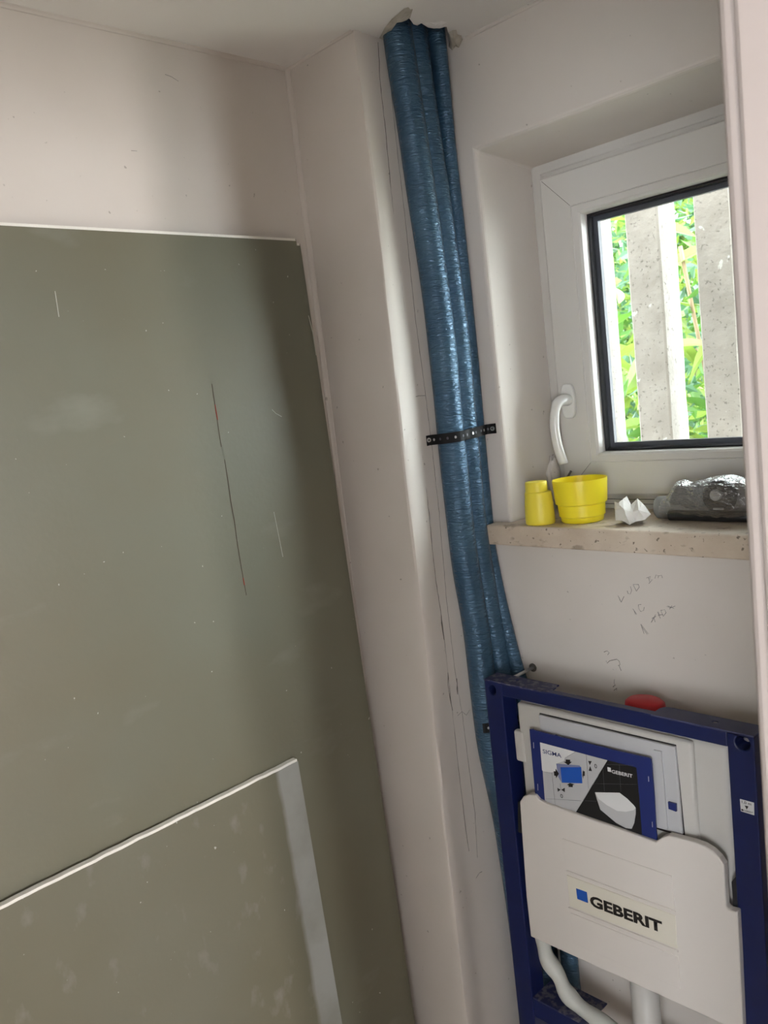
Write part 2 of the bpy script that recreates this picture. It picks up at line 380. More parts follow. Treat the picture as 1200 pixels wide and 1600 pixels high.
def chip(name, pxs, depth, m, zoff=0.0):              # broken plaster surface around the hole
    bm = bmesh.new(); P = [at(a, b, 2, ZC) for a, b in pxs]; c = sum(P, Vector())/len(P)
    ring = [bm.verts.new(p+Vector((0, 0, -.0006+zoff))) for p in P]
    mid = [bm.verts.new(c+(p-c)*.62+Vector((random.uniform(-.002, .002), random.uniform(-.002, .002), -depth*random.uniform(.6, 1.1)))) for p in P]
    cen = bm.verts.new(c+Vector((0, 0, -depth)))
    n = len(P)
    for i in range(n):
        bm.faces.new((ring[i], ring[(i+1) % n], mid[(i+1) % n], mid[i])); bm.faces.new((mid[i], mid[(i+1) % n], cen))
    return obj(name, bm, m, ceiling)
chip('broken_plaster', [(588, 76), (593, 58), (601, 43), (612, 29), (622, 21), (631, 13), (638, 10.5), (641, 14), (645, 13.5), (643, 20), (641, 27), (634, 31.5), (624, 31.5), (612, 32.5), (604, 44), (597, 62)], .0022, M_mortar)
chip('plaster_flake', [(660, 37), (668, 34), (680, 34.5), (690, 32), (699, 34), (699.5, 40), (690, 43), (678, 44), (669, 42.5)], .003, M_ceil)
chip('mortar_lump', [(700, 76), (703, 62), (701, 50), (707, 46.5), (713, 46), (715, 53), (721, 55), (723, 61), (719, 67), (711, 71)], .010, M_mortar)

# soft plaster fillets in the inner corners
def fillet(name, pts, m, r=.012):
    bm = bmesh.new(); prof = []
    a, b, c0, d = pts                                   # start, end, two inward directions
    a, b, c0, d = Vector(a), Vector(b), Vector(c0), Vector(d)
    n = 4
    for p in (a, b):
        row = [bm.verts.new(p-c0*.002-d*.002)]
        for k in range(n+1):
            t = k/n*math.pi/2
            row.append(bm.verts.new(p + c0*r*(1-math.sin(t)) + d*r*(1-math.cos(t))))
        prof.append(row)
    k = len(prof[0])
    for i in range(k): bm.faces.new((prof[0][i], prof[0][(i+1) % k], prof[1][(i+1) % k], prof[1][i]))
    o = struct(obj(name, bm, m, smooth=True)); return o
fillet('trim_1', ((XA, YN, ZC), (XA, YB, ZC), (1, 0, 0), (0, 0, -1)), M_wall, .006)
fillet('trim_2', ((XA, YB, 0), (XA, YB, ZC), (1, 0, 0), (0, -1, 0)), M_wall, .008)
fillet('trim_3', ((XA, YB, ZC), (XC+.0, YB, ZC), (0, -1, 0), (0, 0, -1)), M_wall, .004)
fillet('trim_4', ((-1.0, YD, ZC), (-.30, YD, ZC), (0, -1, 0), (0, 0, -1)), M_wall, .005)

# cracks and pencil marks on the pillar side, pencil notes on the window wall
def marks(name, strokes, axis, val, r, m, parent, jit=0):
    bm = bmesh.new()
    for s in strokes:
        P = [at(a, b, axis, val) for a, b in s]
        Q = []
        for p, q in zip(P, P[1:]):
            k = max(1, int((q-p).length/.01)) if jit else 1
            for i in range(k):
                t = p.lerp(q, i/k)
                t = t + Vector([0 if j == axis else random.uniform(-jit, jit) for j in range(3)])
                Q.append(t)
        Q.append(P[-1])
        tube(bm, Q, lambda t: r*random.uniform(.6, 1.25), 4)
    return obj(name, bm, m, parent)
XM = XC+.0003
marks('crack', [[(591, 66), (594, 130), (603, 210), (613, 320), (628, 450), (647, 610), (657, 690), (670, 800), (680, 900), (690, 965), (700, 1050), (707, 1115), (718, 1215), (727, 1290), (733, 1330)]], 0, XM, .00055, M_crack, pillar, .0006)
marks('crack', [[(608, 110), (620, 230), (633, 340), (648, 490), (664, 610), (674, 690), (686, 800), (698, 940), (711, 1050), (722, 1115), (733, 1200), (742, 1270), (746, 1340)]], 0, XM, .00040, M_crack, pillar, .0005)
marks('crack', [[(690, 962), (691, 985), (694, 1000)], [(700, 1050), (699, 1070), (703, 1090), (707, 1110)], [(713, 1060), (715, 1085)]], 0, XM, .0011, M_crack, pillar, .0012)
marks('crack', [[(636, 632), (645, 621), (655, 618), (664, 618)], [(715, 1118), (722, 1112), (729, 1117), (734, 1109)], [(744, 1372), (749, 1364), (753, 1362)]], 0, XM, .00045, M_crack, pillar, .0004)
marks('crack', [[(258, 116), (268, 120), (279, 127)], [(205, 235), (214, 236)]], 0, XA+.0001, .0003, M_pencil, bpy.data.objects['wall_left'], .0004)
YM = YD-.0003
def z8(pts): return [(930+a/8, 880+b/8) for a, b in pts]
notes = [z8(s) for s in (
    [(640,185),(690,165),(680,200),(715,205),(670,255)], [(665,175),(680,235)], [(745,190),(760,145),(790,160),(785,185)], [(790,160),(830,150),(840,185)],
    [(400,345),(410,380),(440,385),(455,340),(440,290)], [(475,270),(515,350)], [(475,265),(540,265),(550,300),(515,350)],
    [(285,405),(325,488)], [(300,430),(310,465)], [(325,488),(360,415)],
    [(470,570),(520,640)], [(480,580),(505,640)], [(575,515),(540,520),(545,570),(570,605),(605,590),(612,550)],
    [(700,740),(735,680),(755,640)], [(735,680),(748,735)], [(710,690),(760,665)], [(780,610),(815,690)], [(785,605),(800,640),(790,655)], [(795,650),(850,640)], [(820,590),(850,665)], [(820,590),(870,580),(885,620),(850,665)],
    [(890,540),(940,560),(1000,535)], [(930,575),(960,530)], [(905,535),(985,565)],
    [(570,762),(665,885)], [(570,762),(610,880)], [(580,790),(650,890)])]
marks('pencil_note', notes, 1, YM, .00042, M_pencil, wall_back)
dirt = [z8(s) for s in ([(135,1220),(150,1250),(180,1220),(270,1200),(300,1225),(310,1270),(285,1280)], [(295,1275),(325,1345)], [(110,1110),(150,1095),(175,1120),(155,1145)], [(240,1450),(235,1500),(250,1525),(220,1545),(235,1550)], [(235,1590),(270,1560),(265,1590)])]
marks('smudge', dirt, 1, YM, .0005, M_crack, wall_back)

# ------------------------------------------------------------------ window
wd = bpy.data.objects.new('window_1', None); COL.objects.link(wd); wd.location = (-.72, 1.44, 1.391); PLOC['window_1'] = Vector(wd.location); struct(wd, 'white plastic window with black-edged pane above the stone sill')
def ring(name, x0, x1, z0, z1, prof, m, parent):       # closed frame with mitred corners; prof = (inset, y)
    bm = bmesh.new(); R = []
    for i, y in prof: R.append([bm.verts.new(p) for p in ((x0+i, y, z0+i), (x1-i, y, z0+i), (x1-i, y, z1-i), (x0+i, y, z1-i))])
    R.append(R[0])
    for a, b in zip(R, R[1:]):
        for k in range(4): bm.faces.new((a[k], a[(k+1) % 4], b[(k+1) % 4], b[k]))
    return obj(name, bm, m, parent)
ring('fixed_frame', XL, XR, 1.389, 2.068, [(0, 1.505), (0, 1.436), (.002, 1.435), (.020, 1.435), (.022, 1.437), (.055, 1.437), (.055, 1.505)], M_pvcdirty, wd)
SX0, SX1, SZ0, SZ1 = -.976, -.470, 1.4195, 2.0355
ring('sash', SX0, SX1, SZ0, SZ1, [(0, 1.434), (0, 1.4225), (.003, 1.420), (.064, 1.420), (.0655, 1.4215), (.067, 1.420), (.0775, 1.4215), (.0815, 1.426), (.0835, 1.445), (.0835, 1.49), (.004, 1.49)], M_pvc, wd)
ring('gasket', SX0, SX1, SZ0, SZ1, [(.083, 1.4445), (.0865, 1.4425), (.0885, 1.446), (.0885, 1.466), (.083, 1.466)], M_gasket, wd)
ring('spacer', SX0, SX1, SZ0, SZ1, [(.085, 1.4565), (.098, 1.4565), (.098, 1.466), (.085, 1.466)], M_spacer, wd)
nbox('pane', SX0+.084, SX1-.084, 1.452, 1.455, SZ0+.084, SZ1-.084, M_glass, wd)
nbox('pane', SX0+.084, SX1-.084, 1.467, 1.470, SZ0+.084, SZ1-.084, M_glass, wd)
for zc, s in ((SZ1, -1), (SZ0, 1)):
    ntube('mitre_joint', [(SX0+.006, 1.4200, zc+s*.006), (SX0+.064, 1.4200, zc+s*.064)], .00035, M_crack, wd, 4)
for i, z in enumerate((1.400, 1.409)):
    ntube('drain_groove', [(XL+.06, 1.4350, z), (XR-.02, 1.4350, z)], .0006, M_crack, wd, 4)
# handle
hx, hz = -.9475, 1.607
hb = bmesh.new()
ovp = [Vector((hx + .0155*math.copysign(abs(math.cos(t))**.6, math.cos(t)), 1.420, hz + .034*math.copysign(abs(math.sin(t))**.75, math.sin(t)))) for t in [k*2*math.pi/28 for k in range(28)]]
prism(hb, ovp, (0, -.010, 0))
hnd = obj('handle', hb, M_handle, wd); bevel_mod(hnd, .003, 3)
lev = catmull([(hx, 1.412, hz+.003), (hx, 1.392, hz+.004), (hx-.001, 1.377, hz-.002), (hx-.003, 1.369, hz-.020), (hx-.004, 1.366, hz-.05), (hx-.001, 1.368, hz-.085), (hx+.004, 1.373, hz-.118)], 6)
ntube('lever', lev, lambda t: .0135 if t < .12 else (.0135-.004*min(1, (t-.12)*3) if t < .45 else .0097+.001*(t-.45)), M_handle, hnd, 16, sx=1.0, sy=.85)

# stone sill
bm = bmesh.new()
prism(bm, [(-1.036, 1.235, ZB), (-.40, 1.235, ZB), (-.40, YD, ZB), (XR, YD, ZB), (XR, 1.436, ZB), (XL, 1.436, ZB), (XL, YD, ZB), (-1.036, YD, ZB)], (0, 0, .039))
sill = obj('window_sill', bm, M_stone); bevel_mod(sill, .0025, 2); struct(sill, 'beige pitted stone sill below the window')
ZS = ZB+.039

# ------------------------------------------------------------------ blue insulated pipes
def pipe(label, pts, r, sx=1, sy=1):
    root = thing('insulated_pipe', (pts[-1][0], pts[-1][1], 0), label, 'pipe', 'blue foil pipes in the corner')
    P = catmull(pts, 10)
    ntube('foil_insulation', P, lambda t: r*(1+.012*math.sin(t*63)), M_foil, root, 28, sx=sx, sy=sy)
    return root
pipe('thickest blue foil-wrapped pipe, leftmost of three, nearest the pillar', [(-1.052, 1.146, ZC+.04), (-1.052, 1.148, 2.26), (-1.0515, 1.161, 2.07), (-1.0512, 1.177, 1.79), (-1.0512, 1.1765, 1.57), (-1.0512, 1.178, 1.35), (-1.051, 1.192, 1.17), (-1.051, 1.196, .97), (-1.049, 1.222, .75), (-1.045, 1.232, .45), (-1.045, 1.232, .0)], .0262)
pipe('middle of the three blue foil-wrapped pipes in the corner', [(-1.056, 1.194, ZC+.04), (-1.056, 1.196, 2.26), (-1.055, 1.208, 2.07), (-1.0525, 1.2235, 1.79), (-1.053, 1.2225, 1.57), (-1.053, 1.2225, 1.37), (-1.045, 1.2345, 1.17), (-1.02, 1.238, .97), (-.998, 1.238, .75), (-.992, 1.238, .45), (-.992, 1.238, 0)], .0228)
pipe('rightmost blue foil-wrapped pipe, pressed against the window wall', [(-1.044, 1.240, ZC+.04), (-1.045, 1.241, 2.26), (-1.051, 1.2475, 2.07), (-1.054, 1.2555, 1.79), (-1.0565, 1.2562, 1.57), (-1.0575, 1.2558, 1.37), (-1.0525, 1.2558, 1.30), (-1.027, 1.2545, 1.15), (-.985, 1.254, .97), (-.95, 1.25, .75), (-.945, 1.249, .45), (-.945, 1.249, 0)], .0165, 1.15, .88)

def strap(label, z0, pts, dz, screws):
    root = thing('pipe_strap', (pts[0][0], pts[0][1], z0), label, 'pipe strap')
    P = catmull([(x, y, 0) for x, y in pts], 5); L = [0]
    for a, b in zip(P, P[1:]): L.append(L[-1]+(b-a).length)
    bm = bmesh.new(); rows = []
    for i, p in enumerate(P):
        t = (P[min(i+1, len(P)-1)]-P[max(i-1, 0)]).normalized(); nn = Vector((t.y, -t.x, 0)); z = z0+dz*L[i]/L[-1]
        rows.append([bm.verts.new(p+nn*d+Vector((0, 0, z+h))) for d, h in ((0, -.0095), (.0013, -.0095), (.0013, .0095), (0, .0095))])
    for a, b in zip(rows, rows[1:]):
        for k in range(4): bm.faces.new((a[k], a[(k+1) % 4], b[(k+1) % 4], b[k]))
    bm.faces.new(rows[0]); bm.faces.new(rows[-1][::-1])
    bd = obj('band', bm, M_black, root)
    nd = 11
    for k in range(nd):
        s = L[-1]*(k+1.2)/(nd+1.4)
        i = min(range(len(L)), key=lambda q: abs(L[q]-s))
        t = (P[min(i+1, len(P)-1)]-P[max(i-1, 0)]).normalized(); nn = Vector((t.y, -t.x, 0))
        disc('perforation', P[i]+nn*.0011+Vector((0, 0, z0+dz*L[i]/L[-1])), .0021, nn, .0006, M_spacer if k % 3 else M_zinc, bd, 10, sz=1.25)
    for (x, y, z, ax) in screws:
        sc = disc('screw', (x, y, z), .0042, ax, .003, M_zinc, root, 16)
        disc('screw_recess', Vector((x, y, z))+Vector(ax)*.003, .0016, ax, .0003, M_black, sc, 8)
hull = [(-1.0775, 1.1365), (-1.0765, 1.1455), (-1.065, 1.1485), (-1.05, 1.1495), (-1.036, 1.1540), (-1.0265, 1.1645), (-1.0235, 1.178), (-1.026, 1.20), (-1.0285, 1.225), (-1.0335, 1.248), (-1.0365, 1.263), (-1.030, 1.2685), (-1.017, 1.2690)]
strap('black perforated steel strap holding the three blue pipes', 1.5675, hull, .006, [(XC+.001, 1.1415, 1.5685, (.9, -.43, 0)), (-1.0235, YD-.0025, 1.5735, (0, -1, 0))])
strap('lower black strap half hidden behind the blue frame corner', 1.0, [(-1.040, 1.1685), (-1.035, 1.1715), (-1.0265, 1.182), (-1.0235, 1.196), (-1.018, 1.214), (-1.0, 1.2295), (-.975, 1.2370)], .004, [])

# ------------------------------------------------------------------ plasterboards
def board(name, label, yr, yl, ztop, xt, lean, m, group, bow=0, t=.0125, skew=0, cutback=.0045):
    root = thing(name, (xt+lean*ztop, (yr+yl)/2, 0), label, 'plasterboard', group)
    def sheet(nm, z0, z1, y0, y1, d0, d1, mm, tilt=False):
        bm = bmesh.new(); n = 16 if not tilt else 70; rows = []
        for k in range(n+1):
            y = y0+(y1-y0)*k/n; u = (y-yl)/(yr-yl)
            zz = z1 + (skew*(u-1) + bow*math.sin(math.pi*u)*.4 if tilt else 0)
            zb = z0 + (skew*(u-1) + bow*math.sin(math.pi*u)*.4 if tilt == 2 else 0)
            bx = bow*math.sin(math.pi*u)
            if tilt and bow: zz += .0014*noise.noise(Vector((y*40, 3, 1)))+.0022*min(0, noise.noise(Vector((y*23, 8, 2)))+.25)
            rows.append([bm.verts.new((xt+lean*(ztop-z)+d+bx, y, z)) for d, z in ((d0, zb), (d1, zb), (d1, zz), (d0, zz))])
        for a, b in zip(rows, rows[1:]):
            for q in range(4): bm.faces.new((a[q], a[(q+1) % 4], b[(q+1) % 4], b[q]))
        bm.faces.new(rows[0]); bm.faces.new(rows[-1][::-1])
        return obj(nm, bm, mm, root)
    sheet('gypsum_core', .0, ztop, yl, yr-.0012, -t+.0012, -.0006, M_gyps, 1)
    sheet('face_paper', .0, ztop-cutback, yl, yr, -.0006, 0, m, 1)
    sheet('back_paper', .0, ztop-.0010, yl, yr, -t, -t+.0012, M_boardedge, 1)
    sheet('edge_paper', .0, ztop-.0010, yr-.0012, yr, -t+.0012, -.0006, M_boardedge, 0)
    return root
LEAN = .0365
board('plasterboard_sheet', 'back green plasterboard sheet showing only a dark edge behind the large one', 1.0315, -.17, 1.956, -1.2450, LEAN, M_board, 'plasterboards leaning on the left wall')
big = board('plasterboard_sheet', 'large green plasterboard sheet leaning on the left wall', 1.0126, -.188, 1.961, -1.2322, LEAN, M_board, 'plasterboards leaning on the left wall')
def on_board(px, py, off=.0004):                        # on the leaning face of the large sheet
    d = RIGHT*((px-600)/F_PX) + UP*((800-py)/F_PX) + FWD
    # plane: x + LEAN*z = xt + LEAN*ztop
    k = (-1.2322+LEAN*1.961+off); s = (k-(CAM.x+LEAN*CAM.z))/(d.x+LEAN*d.z)
    return CAM+d*s
def scratch(name, pts, r, m):
    bm = bmesh.new(); tube(bm, [on_board(a, b) for a, b in pts], lambda t: r*random.uniform(.6, 1.2), 4); return obj(name, bm, m, big)
M_scr = mat('brown_scratch', (.09, .055, .04), .8); M_scrred = mat('red_chalk', (.32, .05, .03), .8); M_scrw = mat('white_scratch', (.48, .48, .42), .8)
scratch('scratch', [(331, 600), (334, 620), (338, 645), (343, 680), (346, 698)], .0006, M_scr)
scratch('scratch', [(351, 718), (356, 750), (361, 785), (366, 812), (371, 850), (376, 880), (385, 930)], .0006, M_scr)
scratch('scratch', [(336, 632), (338, 645), (340, 656)], .0011, M_scrred)
scratch('scratch', [(380, 903), (382, 914)], .0009, M_scrred)
scratch('scratch', [(425, 640), (431, 646), (440, 651)], .0007, M_scrw)
scratch('scratch', [(428, 800), (434, 830), (442, 870)], .0008, M_scrw)
scratch('scratch', [(86, 455), (92, 495)], .0007, M_scrw)
scratch('scratch', [(482, 493), (489, 520), (494, 555)], .0009, M_scrw)
board('plasterboard_offcut', 'smaller green plasterboard offcut with pale right edge leaning in front of the large sheet', .828, -.17, 1.037, -1.1850, .053, M_board2, 'plasterboards leaning on the left wall', bow=.005, skew=.012)

# ------------------------------------------------------------------ installation frame
YF, FX0, FX1, FZ = 1.139, -.999, -.499, 1.117
fr = thing('installation_frame', (-.749, YF+.02, 0), 'dark blue steel installation frame standing below the window', 'frame')
PW = .040
for x0, hp, hr in ((FX0, (769, 1078), (.0085, .0095)), (FX1-PW, (1160, 1161.5), (.011, .0115))):
    p = nbox('post', x0, x0+PW, YF, YF+.040, .02, FZ-.0025, M_blue, fr)
    c = at(*hp, 1, YF)
    disc('hole_shade', (c.x, YF+.0305, c.z), 1, (0, 1, 0), .0012, M_print, p, 24, sx=hr[0]*.98, sz=hr[1]*.98)  # black disc deep in the hole, its shade put into the colour
    k = disc('k', (c.x, YF-.01, c.z), 1, (0, 1, 0), .042, None, None, 24, sx=hr[0], sz=hr[1])
    cut(p, k); bevel_mod(p, .002, 2)
    disc('bolt', (c.x+.001, YF+.030, c.z), .0035, (0, -1, 0), .014, M_zinc, p, 12)
    nbox('foot', x0-.01, x0+PW+.02, YF-.01, YF+.07, 0, .02, M_blueworn, fr, .002)
tb = nbox('top_bar', FX0+PW, FX1-PW, YF+.001, YF+.013, 1.0905, FZ-.0025, M_blue, fr); bevel_mod(tb, .0018, 2)
def flange(x0, x1, y1, m, hx=None, hy=None, jag=0):
    bm = bmesh.new()
    pts = [(x0, YF), (x1, YF), (x1-.004*(jag < 0), y1) if not jag else (x1, YF+.014), ]
    if jag == 1: pts = [(x0, YF), (x1, YF), (x1, YF+.026), (x1-.004, YF+.034), (x1-.003, y1), (x0, y1)]
    elif jag == 2: pts = [(x0, YF), (x1, YF), (x1, y1), (x0+.012, y1), (x0+.004, y1-.003), (x0, y1-.012)]
    else: pts = [(x0, YF), (x1, YF), (x1, y1), (x0, y1)]
    prism(bm, [(a, b, FZ-.0025) for a, b in pts], (0, 0, .0025))
    f = obj('top_flange', bm, m, fr)
    if hx: cut(f, disc('k', (hx, hy, FZ-.02), .0042, (0, 0, 1), .04, None, None, 18, sx=1.25))
    return f
c1 = at(808, 1062.5, 2, FZ); c2 = at(1117.5, 1127.5, 2, FZ)
flange(FX0, -.856, YF+.040, M_blueworn, c1.x, c1.y, 1)
flange(-.856, -.660, YF+.014, M_blue)
flange(-.660, FX1, YF+.040, M_bluedusty, c2.x, c2.y, 2)
# lower cross bar with bracket
lb = nbox('lower_bar', FX0+PW, FX1-PW, YF+.002, YF+.040, .435, .474, M_blue, fr); bevel_mod(lb, .002, 2)
nbox('lower_bracket', FX0+PW, FX0+.16, YF+.002, YF+.075, .4745, .4775, M_blueworn, fr, .001)
# threaded rods to the wall
rod = ntube('threaded_rod', [(-.9840, YF+.02, 1.1005), (-.9835, YD+.004, 1.1005)], .0031, M_zinc, fr, 10)
disc('rod_socket', (-.9835, YD+.001, 1.1005), .0085, (0, -1, 0), .0025, M_crack, rod, 14)
rod2 = ntube('threaded_rod', [(-.52, YF+.02, 1.1005), (-.52, YD+.004, 1.1005)], .0031, M_zinc, fr, 10)
# height sticker on the right post
YS_ = YF-.0006
stk = plate('height_sticker', [(1156, 1248.5), (1178, 1254.5), (1178.5, 1274), (1157.5, 1267.5)], YS_, M_white, fr, .0006)
YT = YS_-.0003
text('lettering', '1,0 m', (1159, 1255.5), (1174, 1259.5), .0050, YT, M_print, stk, .01)
plate('print_arrow', [(1163.5, 1258.5), (1169.5, 1260), (1166.7, 1265.0)], YT, M_print, stk, .0002)
text('lettering', '\u25a0GEBERIT', (1158.5, 1266.5), (1177, 1271.5), .0028, YT, M_print, stk, .01)
plate('edge_clip', [(809, 1253), (817, 1257), (817.5, 1303), (809.5, 1300)], YF+.004, M_blackp, fr, .02)
plate('edge_clip', [(1143, 1378), (1153, 1366), (1158, 1424), (1146, 1420)], YF+.004, M_blackp, fr, .02)

# ------------------------------------------------------------------ cistern
ci = thing('concealed_cistern', (-.745, 1.2, .62), 'white concealed cistern with lettered cover hung in the blue frame', 'cistern')
bm = bmesh.new(); box(bm, -.9430, -.5450, 1.158, 1.206, .63, 1.0860, .016, 4)
tank = obj('tank', bm, M_tank, ci, True)
nbox('tank_boss', -.936, -.600, 1.149, 1.162, .70, 1.080, M_tank, ci, .006, 3, True)
nbox('side_lug', -.947, -.925, 1.1465, 1.16, .965, 1.025, M_tank, ci, .004, 2)
plate('panel_gap', [(843, 1114), (1056, 1164), (1070, 1306), (1040, 1300), (858, 1240)], 1.1480, M_print, ci, .002)
pa = plate('access_panel', [(841, 1117.0), (1054.5, 1167.5), (1066, 1305), (860, 1246)], 1.1430, M_panel, ci, .006); bevel_mod(pa, .0015, 2)
plate('panel_ridge', [(1021, 1172), (1033, 1175), (1043, 1297), (1031, 1293)], 1.1400, M_panel, pa, .003)
plate('blue_mark', [(1043.5, 1253), (1056, 1256.5), (1056.5, 1268.5), (1044.5, 1264)], 1.1396, M_navy, pa, .0034)
# red protective cap on the water inlet behind the top bar
bm = bmesh.new()
lathe(bm, [(.0, .018), (.028, .017), (.033, .013), (.034, .006), (.034, -.02)], (-.706, 1.203, 1.0935), 32, 1.02, .8)
obj('inlet_cap', bm, M_red, ci, True)
# cover shield
YV = 1.126
ol = [(829, 1463.5), (822, 1400), (815, 1300), (812, 1253), (817, 1245), (826, 1241.5), (836, 1242.5), (842, 1250), (856, 1257), (960, 1293), (1024, 1316), (1034, 1309), (1044, 1305.5), (1060, 1309.5), (1084, 1316), (1100, 1322), (1113, 1330), (1124, 1341), (1131, 1352), (1132.5, 1380), (1135, 1417), (1139, 1422), (1152, 1425.5), (1156, 1500), (1161, 1615)]
cov = nprism('cover_shield', [at(a, b, 1, YV) for a, b in ol], (0, .014, 0), M_cover, ci); bevel_mod(cov, .0022, 3)
nbox('tank_bottom', -.905, -.60, 1.15, 1.235, .602, .634, M_tank, ci, .008, 3)
def emb(name, tl, tr, br, bl, m, t): 
    p = plate(name, [tl, tr, br, bl], YV-t, m, cov, t+.001); bevel_mod(p, min(.0012, t*.9), 2); return p
emb('embossed_panel', (878, 1310), (1049, 1369), (1054, 1420), (884, 1358), M_cover, .0012)
st = emb('label_strip', (885, 1367), (1055, 1431), (1058, 1483), (890, 1416), M_stick, .0012)
emb('embossed_panel', (891, 1426), (1060, 1495), (1063, 1546), (896, 1474), M_cover, .0012)
emb('embossed_rail', (887, 1417.5), (1059, 1486), (1059.2, 1489.5), (887.3, 1421), M_cover, .0025)
emb('embossed_rail', (884, 1360), (1055, 1424), (1055.2, 1427), (884.3, 1363), M_cover, .0022)
YL = YV-.0016
text('lettering', 'GEBERIT', (922.5, 1415.5), (1035.5, 1458.7), .0212, YL, M_print, cov, .042)
plate('blue_square', [(900, 1388), (916.8, 1394), (918.6, 1411), (902, 1404.5)], YL, M_printblue, cov, .0003)
# pipes below the tank
ho = catmull([at(848, 1445, 1, 1.165), at(849, 1470, 1, 1.165), at(855, 1497, 1, 1.165), at(872, 1523, 1, 1.165), at(884, 1549, 1, 1.165), at(903, 1570, 1, 1.165), at(932, 1592, 1, 1.165), at(975, 1622, 1, 1.165)], 6)
ntube('overflow_hose', ho, lambda t: .0150+.0016*math.sin(t*23), M_hose, ci, 14)
fp = at(1010, 1580, 1, 1.185)
ntube('flush_pipe', [(fp.x, 1.185, .62), (fp.x, 1.185, .30)], .0245, M_tank, ci, 24)

# ------------------------------------------------------------------ instruction card tucked behind the cover
YK = 1.1325
cd = thing('instruction_card', (-.78, YK, .90), 'blue bordered instruction card with a toilet picture, tucked into the cistern cover', 'card')
def k5(pts): return [(820+a/5, 1120+b/5) for a, b in pts]
plate('card_board', k5([(36, 98), (60, 96), (62, 103), (230, 148), (236, 142), (260, 154), (420, 192), (600, 236), (760, 276), (960, 320), (985, 335), (992, 380), (1000, 500), (1010, 620), (1016, 740), (1024, 880), (1034, 975), (1030, 992), (1010, 992), (1005, 985), (860, 960), (85, 680), (80, 600)]), YK, M_navy, cd, .003)
pc = plate('white_print', k5([(118, 200), (645, 340), (520, 560), (385, 765), (165, 760), (140, 430)]), YK-.0004, M_lgrey, cd, .0006)
plate('white_print', k5([(118, 200), (395, 274), (350, 300), (312, 318), (305, 345), (250, 365), (245, 425), (205, 436), (150, 428), (135, 418)]), YK-.0007, M_white, pc, .0003)
bk = plate('black_print', k5([(645, 340), (865, 395), (872, 400), (895, 650), (915, 930), (385, 770)]), YK-.0004, M_blk, cd, .0006)
Y2 = YK-.0010
for a, b, c in (((480, 296), (497, 560), pc), ((212, 440), (240, 715), pc), ((275, 520), (282, 565), pc), ((165, 640), (440, 656), pc), ((150, 430), (215, 440), pc), ((395, 274), (330, 312), pc)):
    ntube('tile_line', [at(820+a[0]/5, 1120+a[1]/5, 1, Y2+.0003), at(820+b[0]/5, 1120+b[1]/5, 1, Y2+.0003)], .00025, M_line, c, 4)
for a, b in (((610, 405), (622, 580)), ((738, 370), (750, 585)), ((540, 522), (875, 528)), ((640, 372), (850, 380)), ((470, 655), (560, 660))):
    ntube('tile_line', [at(820+a[0]/5, 1120+a[1]/5, 1, Y2+.0003), at(820+b[0]/5, 1120+b[1]/5, 1, Y2+.0003)], .00020, M_line, bk, 4)
plate('flush_plate_picture', k5([(245, 366), (425, 380), (440, 395), (280, 400), (285, 510), (262, 470)]), Y2, M_shadowblue, pc, .0002)
plate('flush_plate_picture', k5([(278, 394), (440, 394), (449, 520), (289, 515)]), Y2-.0002, M_printblue, pc, .0002)
for a in ([(320, 334), (354, 336), (354, 352), (368, 352), (340, 378), (304, 352), (320, 352)], [(226, 425), (240, 427), (240, 405), (266, 445), (244, 480), (242, 462), (230, 460)], [(452, 430), (456, 415), (458, 425), (468, 427), (468, 462), (458, 463), (456, 485), (450, 460)], [(328, 532), (352, 518), (388, 530), (374, 535), (374, 550), (342, 548), (342, 535)], [(495, 345), (522, 347), (508, 378)], [(510, 385), (524, 424), (498, 422)], [(254, 556), (280, 570), (258, 586)], [(284, 570), (312, 555), (312, 588)]):
    plate('print_arrow', k5(a), Y2-.0004, M_print, pc, .0002)
text('lettering', 'SIGMA', (848.4, 1176.8), (877.3, 1184.2), .0078, Y2, M_navy, cd, .008)
text('lettering', '0', (929, 1200.0), (933, 1201.0), .0078, Y2, M_print, cd, .005)
text('lettering', '0', (875.8, 1246.3), (879.8, 1247.4), .0074, Y2, M_print, cd, .005)
text('lettering', 'GEBERIT', (955.8, 1208.0), (988.6, 1215.6), .0062, Y2, M_white, cd, .02)
plate('print_square', k5([(645, 393), (670, 399), (674, 432), (648, 426)]), Y2, M_white, cd, .0003)
tp = plate('toilet_picture', k5([(548, 592), (575, 640), (640, 690), (720, 735), (790, 742), (850, 730), (866, 712), (866, 760), (855, 830), (835, 875), (790, 870), (715, 830), (590, 725), (565, 650)]), Y2, M_lgrey, cd, .0003)
plate('toilet_picture', k5([(548, 590), (740, 594), (800, 640), (850, 690), (866, 712), (850, 730), (790, 742), (720, 735), (640, 690), (575, 640)]), Y2-.0002, M_white, cd, .0003)
for a, b in (((68, 200), (70, 245)), ((101, 525), (103, 575)), ((966, 465), (968, 505)), ((996, 820), (998, 862))):
    ntube('slot', [at(820+a[0]/5, 1120+a[1]/5, 1, Y2+.0006), at(820+b[0]/5, 1120+b[1]/5, 1, Y2+.0006)], .0006, M_lgrey, cd, 5)

